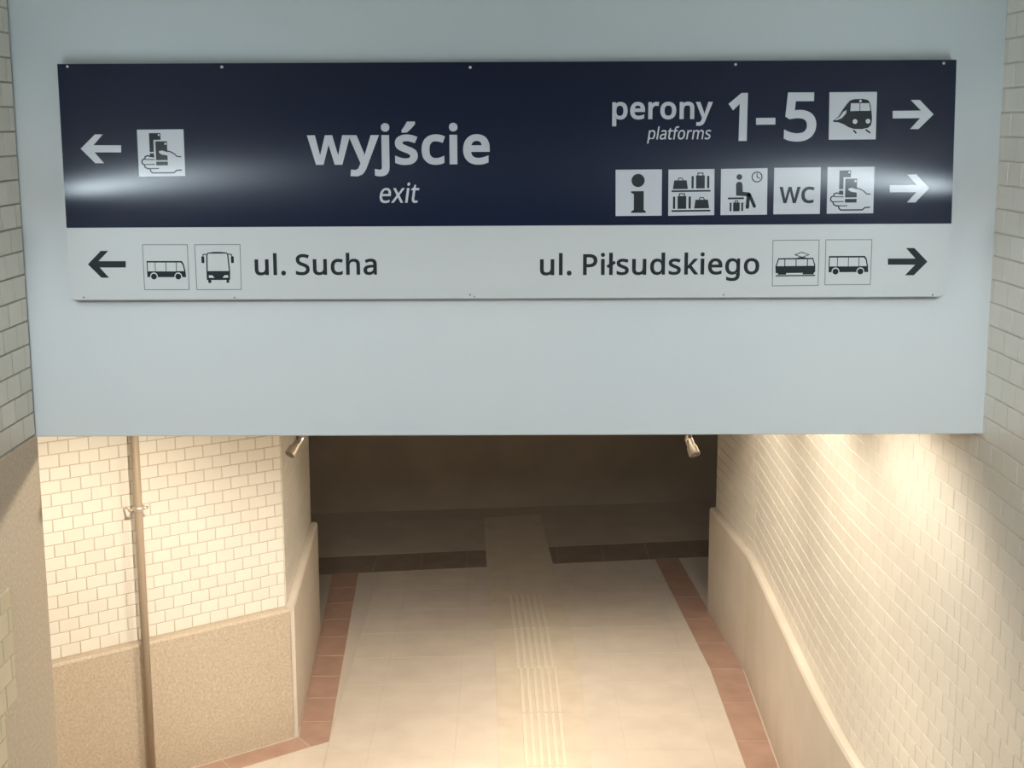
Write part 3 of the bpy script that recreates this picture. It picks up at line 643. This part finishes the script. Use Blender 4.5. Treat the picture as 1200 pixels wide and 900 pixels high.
def lettering(text, box, mat, bold=0.0, slant=0.0, track=0.0, layer=1, parent=None):
    """box = (left, right, baseline, top, ref) on the sign face; ref is the letter whose height 'top' gives."""
    left, right, base, top, ref = box
    x = 0.0; ms = []
    for ch in text:
        if ch == ' ': x += 0.19; continue
        me = glyph_mesh(ch, bold)
        for v in me.vertices: v.co = (x+v.co.x+slant*v.co.y, v.co.y, 0)
        ms.append(me); x += GLYPHS[ch][0]/1000.0 + track
    xs = [v.co.x for m in ms for v in m.vertices]; mn, mx = min(xs), max(xs)
    rt = max(p for lp in GLYPHS[ref][1] for p in lp[1::2])/1000.0 + bold
    pb, pt = sp((left+right)/2, base)[1], sp((left+right)/2, top)[1]
    l, r = sp(left, base), sp(right, base)
    if parent is None:
        parent = empty('lettering'); parent.parent = sgn; parent.matrix_parent_inverse = Matrix.Translation(sgn.location).inverted()
    for me in ms:
        for v in me.vertices:
            t = (v.co.x-mn)/(mx-mn); zz = (v.co.y+bold)/(rt+bold)
            v.co = (l[0]+(r[0]-l[0])*t, SIGN_Y-LAYER*layer, pb+(pt-pb)*zz + (t-0.5)*LET_TILT*(r[0]-l[0]))
        me.update(); me.name = 'letter'
        link('letter', me, mat, parent)
LET_TILT = 0.0015
lettering('wyjście', (360.6, 574, 192.8, 158.2, 'x'), M['white'], 0.025, 0, 0.030)
lettering('exit', (445, 491.7, 237.6, 220.4, 'x'), M['white'], 0.006, 0.17, 0.0)
lettering('ul. Sucha', (298.8, 441.8, 322.2, 296.4, 'l'), M['dark'], 0.016, 0, 0.022)
lettering('perony', (717.4, 835, 139.6, 119.6, 'x'), M['white'], 0.022, 0, 0.026)
lettering('platforms', (758.3, 833.3, 163.3, 148.0, 'l'), M['white'], 0.006, 0.17, 0.0)
lettering('1', (852.7, 875, 165.2, 108.9, '1'), M['white'], 0.023)
lp_ = empty('lettering'); lp_.parent = sgn; lp_.matrix_parent_inverse = Matrix.Translation(sgn.location).inverted()
sub_print = Print(ID, 1).poly([(886, 138.3), (908.6, 138.0), (908.6, 145.9), (886, 146.2)]); sub(sub_print, 'letter', M['white'], lp_)
lettering('5', (918.3, 955.9, 165.2, 108.3, '5'), M['white'], 0.023)
lettering('ul. Piłsudskiego', (632.8, 889.5, 322.0, 296.0, 'l'), M['dark'], 0.016, 0, 0.022)

# arrows -----------------------------------------------------------
def c1(x, y): return (60+x*.25, 60+y*.25)
def c2(x, y): return (60+x*.25, 260+y*.25)
def c5(x, y): return (900+x*.18333, 90+y*.18333)
def c7(x, y): return (890+x*.2, 255+y*.2)
def arrow(pts, mat): Print(ID, 1).poly(pts).done('arrow', mat, sgn)
arrow([c1(*p) for p in [(138,457),(205,390),(242,390),(198,441),(328,441),(328,474),(203,474),(248,525),(207,525)]], M['white'])
arrow([c2(*p) for p in [(172,199),(232,136),(268,136),(222,184),(350,184),(350,214),(228,214),(272,262),(236,262)]], M['dark'])
arrow([c5(*p) for p in [(1058,240),(970,148),(912,148),(978,216),(797,218),(797,266),(972,264),(908,334),(962,334)]], M['white'])
arrow([c5(*p) for p in [(1030,712),(948,624),(890,626),(952,692),(778,692),(778,738),(948,738),(888,803),(942,803)]], M['white'])
arrow([c7(*p) for p in [(984,258),(908,178),(858,178),(914,240),(752,240),(752,276),(912,276),(852,338),(904,338)]], M['dark'])

# pictograms ---------------------------------------------------------
def tile(corners):
    p = Print(ID, 1); p.poly(corners); o = p.done('pictogram_tile', M['white'], sgn); return o, quad_fn(corners)
def dark(fn, layer=2): return Print(fn, layer)
def tickets(corners):
    t, fn = tile(corners)
    d = dark(fn)
    d.poly([(.255,.075),(.50,.075),(.50,.22),(.345,.22),(.345,.475),(.255,.475)])
    d.rect(.255,.505,.345,.585)
    d.poly([(.385,.25),(.635,.25),(.635,.655),(.385,.655)]).rect(.385,.685,.635,.765)
    d.line([(.345,.585),(.20,.555),(.15,.575),(.145,.62),(.10,.635),(.075,.675),(.085,.725),(.13,.75),(.14,.80),(.19,.83),(.25,.835),(.26,.89),(.30,.925),(.76,.925),(.82,.875),(.93,.87)], .028)
    d.line([(.15,.635),(.36,.64)], .02); d.line([(.13,.745),(.36,.74)], .02); d.line([(.22,.835),(.44,.83)], .02)
    sub(d, 'pictogram', M['dark'], t)
    w = Print(fn, 3)
    w.rect(.415,.10,.475,.155) if False else None
    w.circ(.465,.115,.022,12); w.circ(.60,.305,.024,12)
    w.poly([(.45,.46),(.50,.44),(.64,.485),(.64,.56),(.60,.545),(.52,.535),(.46,.50)])
    sub(w, 'pictogram_detail', M['white'], t)
    d2 = Print(fn, 4); d2.line([(.45,.45),(.52,.435),(.70,.475),(.79,.525),(.84,.58),(.93,.585)], .024)
    sub(d2, 'pictogram_outline', M['dark'], t)
tickets([c1(402,368), c1(620,366), c1(629,585), c1(412,588)])
tickets([c5(381,577), c5(681,575), c5(672,872), c5(375,875)])
def c4(x, y): return (700+x*.18333, 90+y*.18333)
# train
t, fn = tile([c5(393,99), c5(697,96), c5(688,400), c5(388,402)])
d = dark(fn)
d.poly([(.08,.60),(.20,.51),(.29,.36),(.37,.25),(.43,.18),(.52,.15),(.70,.145),(.80,.165),(.85,.21),(.875,.30),(.905,.48),(.91,.60),(.89,.70),(.83,.755),(.70,.78),(.52,.775),(.42,.74),(.30,.67),(.20,.635),(.09,.625)])
d.line([(.52,.80),(.585,.87)], .035); d.line([(.78,.79),(.88,.865)], .035)
sub(d, 'pictogram', M['dark'], t)
w = Print(fn, 3)
w.poly([(.455,.235),(.64,.235),(.64,.395),(.445,.40)]).poly([(.655,.235),(.84,.235),(.865,.375),(.86,.395),(.655,.395)])
w.circ(.655,.19,.028,12); w.circ(.55,.62,.05); w.circ(.825,.615,.05)
w.poly([(.11,.585),(.22,.52),(.30,.41),(.365,.375),(.355,.45),(.27,.545),(.17,.585)])
sub(w, 'pictogram_detail', M['white'], t)
# information
t, fn = tile([c4(117,594), c4(413,592), c4(411,887), c4(117,890)])
d = dark(fn); d.circ(.485,.235,.143, 28)
d.poly([(.335,.465),(.61,.465),(.61,.865),(.655,.905),(.655,.935),(.335,.935),(.335,.905),(.395,.865),(.395,.53),(.335,.50)])
sub(d, 'pictogram', M['dark'], t)
# luggage shelves
t, fn = tile([c4(455,593), c4(749,589), c4(747,884), c4(453,888)])
d = dark(fn)
def small_bag(x, y): d.poly([(x,y),(x+.03,y-.19),(x+.30,y-.19),(x+.33,y)]).line([(x+.11,y-.19),(x+.13,y-.235),(x+.20,y-.235),(x+.225,y-.19)], .02)
def big_case(x, y):
    d.rrect(x, y-.27, x+.05, y, .02).rect(x+.10, y-.28, x+.29, y).rrect(x+.34, y-.27, x+.39, y, .02)
    d.line([(x+.14,y-.28),(x+.14,y-.33),(x+.25,y-.33),(x+.25,y-.28)], .022)
small_bag(.095,.425); big_case(.50,.415); big_case(.10,.855); small_bag(.56,.85)
d.rect(.07,.45,.915,.488).rect(.07,.88,.915,.918)
sub(d, 'pictogram', M['dark'], t)
# waiting room
t, fn = tile([c4(791,589), c4(1088,584), c4(1084,881), c4(787,884)])
d = dark(fn)
d.circ(.395,.18,.062).poly([(.325,.34),(.345,.295),(.395,.28),(.445,.295),(.465,.34),(.475,.50),(.62,.515),(.64,.56),(.61,.60),(.33,.58)])
d.line([(.60,.545),(.575,.83)], .075); d.line([(.61,.545),(.725,.81)], .07); d.circ(.575,.835,.037); d.circ(.727,.815,.035)
d.rect(.155,.62,.50,.66)
d.rect(.27,.73,.41,.92).rrect(.195,.73,.235,.92,.015).rrect(.445,.73,.485,.92,.015).line([(.31,.73),(.315,.695),(.365,.695),(.37,.73)], .02)
d.ring(.775,.185,.118,.024, 28).line([(.775,.105),(.775,.185),(.835,.215)], .022)
sub(d, 'pictogram', M['dark'], t)
# toilets
t, fn = tile([c5(40,582), c5(338,578), c5(331,876), c5(34,879)])
lettering('WC', (912.8, 954.2, 238.0, 218.9, 'W'), M['dark'], 0.026, 0, 0.03, 2, t)
# outlined pictograms on the grey half
def frame(c):
    f = Print(ID, 1); f.line(c + [c[0]], .9); o = f.done('pictogram_frame', M['line'], sgn); return o, quad_fn(c)
def bus_side(c):
    t, fn = frame(c); d = dark(fn, 1)
    d.poly([(.075,.36),(.86,.36),(.90,.42),(.935,.58),(.945,.72),(.075,.72)]) 
    sub(d, 'pictogram', M['dark'], t)
    w = Print(fn, 2)
    w.rect(.095,.395,.255,.59).rect(.27,.395,.495,.59).rect(.51,.395,.725,.59).poly([(.74,.395),(.84,.395),(.88,.45),(.905,.585),(.74,.585)])
    for cx in (.225, .77): w.circ(cx,.70,.085)
    sub(w, 'pictogram_detail', M['greyfilm'], t)
    k = Print(fn, 3)
    for cx in (.225, .77): k.circ(cx,.705,.066)
    sub(k, 'wheel', M['dark'], t)
bus_side([c2(428,107), c2(638,107), c2(647,318), c2(438,318)])
bus_side([c7(389,130), c7(659,129), c7(649,392), c7(383,394)])
# coach front
t, fn = frame([c2(672,107), c2(885,106), c2(891,317), c2(683,318)])
d = dark(fn, 1)
d.poly([(.245,.22),(.28,.18),(.42,.16),(.56,.16),(.70,.175),(.735,.21),(.765,.60),(.755,.785),(.235,.785),(.235,.60)])
d.rect(.265,.785,.335,.85).rect(.675,.785,.735,.85)
d.line([(.25,.21),(.18,.22),(.165,.28)], .022); d.line([(.735,.21),(.80,.22),(.82,.28)], .022)
d.rrect(.135,.26,.20,.41,.02).rrect(.79,.26,.855,.41,.02)
sub(d, 'pictogram', M['dark'], t)
w = Print(fn, 2); w.poly([(.275,.225),(.30,.20),(.69,.20),(.71,.225),(.735,.585),(.265,.585)])
w.poly([(.285,.68),(.36,.68),(.41,.735),(.285,.735)]).poly([(.715,.68),(.64,.68),(.59,.735),(.715,.735)])
sub(w, 'pictogram_detail', M['greyfilm'], t)
# tram
t, fn = frame([c7(79,134), c7(350,131), c7(343,397), c7(75,400)])
d = dark(fn, 1)
d.poly([(.12,.39),(.88,.39),(.93,.56),(.93,.70),(.90,.72),(.07,.72),(.06,.58)])
d.rect(.12,.72,.30,.755).rect(.66,.72,.90,.755).rect(.07,.765,.93,.792)
d.line([(.48,.32),(.625,.265),(.785,.32),(.64,.375),(.48,.32)], .018); d.rect(.54,.375,.72,.40)
sub(d, 'pictogram', M['dark'], t)
w = Print(fn, 2); w.poly([(.135,.42),(.255,.42),(.255,.565),(.09,.565)]).rect(.275,.42,.50,.565).rect(.52,.42,.745,.565).poly([(.765,.42),(.865,.42),(.905,.565),(.765,.565)])
sub(w, 'pictogram_detail', M['greyfilm'], t)

# ------------------------------------------------------------------ drain pipe on the splayed wall
pc = Vector((-2.037, 7.387, 0)) + sn*0.055
pipe = empty('wall_pipe', (pc.x, pc.y, 0.0)); tag(pipe, 'thin tan vertical pipe clamped to the splayed brick wall', 'pipe')
bm = bmesh.new(); bm_tube(bm, (0, 0, 0.001), (0, 0, CEIL_P), 0.0215, seg=20)
link('tube', bm_mesh(bm, 'tube'), M['pipe'], pipe)
def clamp(z):
    bm = bmesh.new(); bm_lathe(bm, (0, 0, z-0.012), (0, 0, 1), [(0, .0225), (0, .0275), (.004, .029), (.020, .029), (.024, .0275), (.024, .0225)], 20)
    c = link('clamp', bm_mesh(bm, 'clamp'), M['clamp'], pipe)
    bm = bmesh.new()
    for s in (-1, 1):
        a = sd*(0.026*s); b = sd*(0.055*s); bm_tube(bm, (a.x, a.y, z), (b.x, b.y, z), 0.008, seg=10)
        c2_ = sd*(0.045*s); d_ = c2_ - sn*0.075; bm_tube(bm, (c2_.x, c2_.y, z), (d_.x, d_.y, z), 0.005, seg=8)
    link('clamp_screw', bm_mesh(bm, 'clamp_screw'), M['clamp'], c)
clamp(1.577); clamp(2.45)

# ------------------------------------------------------------------ small spotlights hanging behind the lintel
def spotlight(head_tip, head_top, mount, label):
    tip, top, mo = Vector(head_tip), Vector(head_top), Vector(mount)
    r = empty('spotlight', mo); tag(r, label, 'spotlight', 'small spotlights under the lintel')
    tip, top = tip-mo, top-mo; ax = (tip-top)
    bm = bmesh.new(); bm_tube(bm, (0, 0, 0), (0, 0, -0.012), 0.028, seg=20); link('mount_plate', bm_mesh(bm, 'mount_plate'), M['bronze'], r)
    pv = top + ax*0.30
    bm = bmesh.new(); bm_tube(bm, (0, 0, -0.010), (pv.x, pv.y, pv.z), 0.008, seg=12); link('arm', bm_mesh(bm, 'arm'), M['bronze'], r)
    bm = bmesh.new(); bm_lathe(bm, top, ax, [(0, .006), (.004, .012), (.022, .0145), (ax.length-.034, .015), (ax.length-.030, .0195), (ax.length, .0205), (ax.length, .017), (ax.length-.006, .0165)], 24)
    h = link('head', bm_mesh(bm, 'head'), M['bronze'], r)
    bm = bmesh.new(); bm_lathe(bm, tip-ax.normalized()*0.0055, ax, [(0, .0163), (.003, .0150), (.0045, .006)], 24); link('lens', bm_mesh(bm, 'lens'), M['lens'], h)
    bm = bmesh.new(); s = ax.normalized().orthogonal(); bm_tube(bm, pv-s*0.02, pv+s*0.02, 0.0055, seg=10); link('pivot', bm_mesh(bm, 'pivot'), M['bronze'], r)
spotlight((-0.806, 5.00, 2.425), (-0.770, 5.055, 2.475), (-0.785, 5.06, CEIL_P), 'small bronze spotlight hanging under the lintel at the brick corner')
spotlight((0.661, 5.00, 2.420), (0.640, 5.05, 2.480), (0.645, 5.055, CEIL_P), 'small bronze spotlight hanging under the lintel before the dark passage')

# ------------------------------------------------------------------ lamps out of view
def wall_lamp(side, label):
    x = LX+0.012 if side < 0 else 1.608
    r = empty('wall_lamp', (x, 3.13, LAMP_Z)); tag(r, label, 'lamp', 'linear wall lamps of the stair')
    s = -side
    bm = bmesh.new(); bm_box(bm, min(0, s*0.03), max(0, s*0.03), -1.13, 1.13, -0.05, 0.05, 0.006); link('housing', bm_mesh(bm, 'housing'), M['alu'], r)
    bm = bmesh.new(); bm_tube(bm, (s*0.045, -1.10, 0), (s*0.045, 1.10, 0), 0.022, seg=16); link('diffuser_tube', bm_mesh(bm, 'diffuser_tube'), M['tube'], r)
LAMP_Z = 3.37
wall_lamp(-1, 'tubular lamp on the left stair wall, mirrored in the sign')
wall_lamp(1, 'tubular lamp on the right stair wall, mirrored in the sign')

def downlight(x, y, power, size, blend, aim, label, color=(1.0, 0.885, 0.73)):
    r = empty('ceiling_downlight', (x, y, CEIL_P)); tag(r, label, 'lamp', 'warm downlights of the passage ceiling')
    bm = bmesh.new(); bm_lathe(bm, (0, 0, 0), (0, 0, -1), [(0, .075), (.012, .075), (.016, .062), (.008, .058)], 24); link('ring', bm_mesh(bm, 'ring'), M['alu'], r)
    bm = bmesh.new(); bm_tube(bm, (0, 0, -.001), (0, 0, -.009), .057, seg=24); link('lens', bm_mesh(bm, 'lens'), M['warm_lens'], r)
    l = bpy.data.lights.new('downlight_beam', 'SPOT'); l.energy = power; l.color = color; l.spot_size = math.radians(size); l.spot_blend = blend; l.shadow_soft_size = 0.05
    o = bpy.data.objects.new('downlight_beam', l); COL.objects.link(o); o.parent = r; o.location = (0, 0, -0.03)
    o.rotation_euler = Vector(aim).to_track_quat('-Z', 'Y').to_euler()
DOWN = [
    (0.72, 5.40, 85, 120, 0.6, (0.35, 0.0, -1), 'warm downlight near the right wall just behind the lintel'),
    (0.72, 6.75, 110, 110, 0.6, (0.35, 0.0, -1), 'warm downlight near the right wall, second from the lintel'),
    (0.65, 8.35, 138, 95, 0.75, (0.25, -0.05, -1), 'warm downlight near the right wall, nearest the cross corridor'),
    (-1.2, 5.8, 265, 110, 0.6, (-0.25, 0.30, -1), 'warm downlight facing the splayed wall'),
    (1.0, 5.6, 240, 125, 0.5, (-0.8, -0.35, -1), 'added warm downlight turned towards the left stair wall'),  # unseen extra lamp, added to warm the terrazzo of the left stair wall
    (-0.1, 8.3, 98, 96, 0.8, (-0.15, -0.05, -1), 'warm downlight over the guiding strip'),
]
for a in DOWN: downlight(*a)
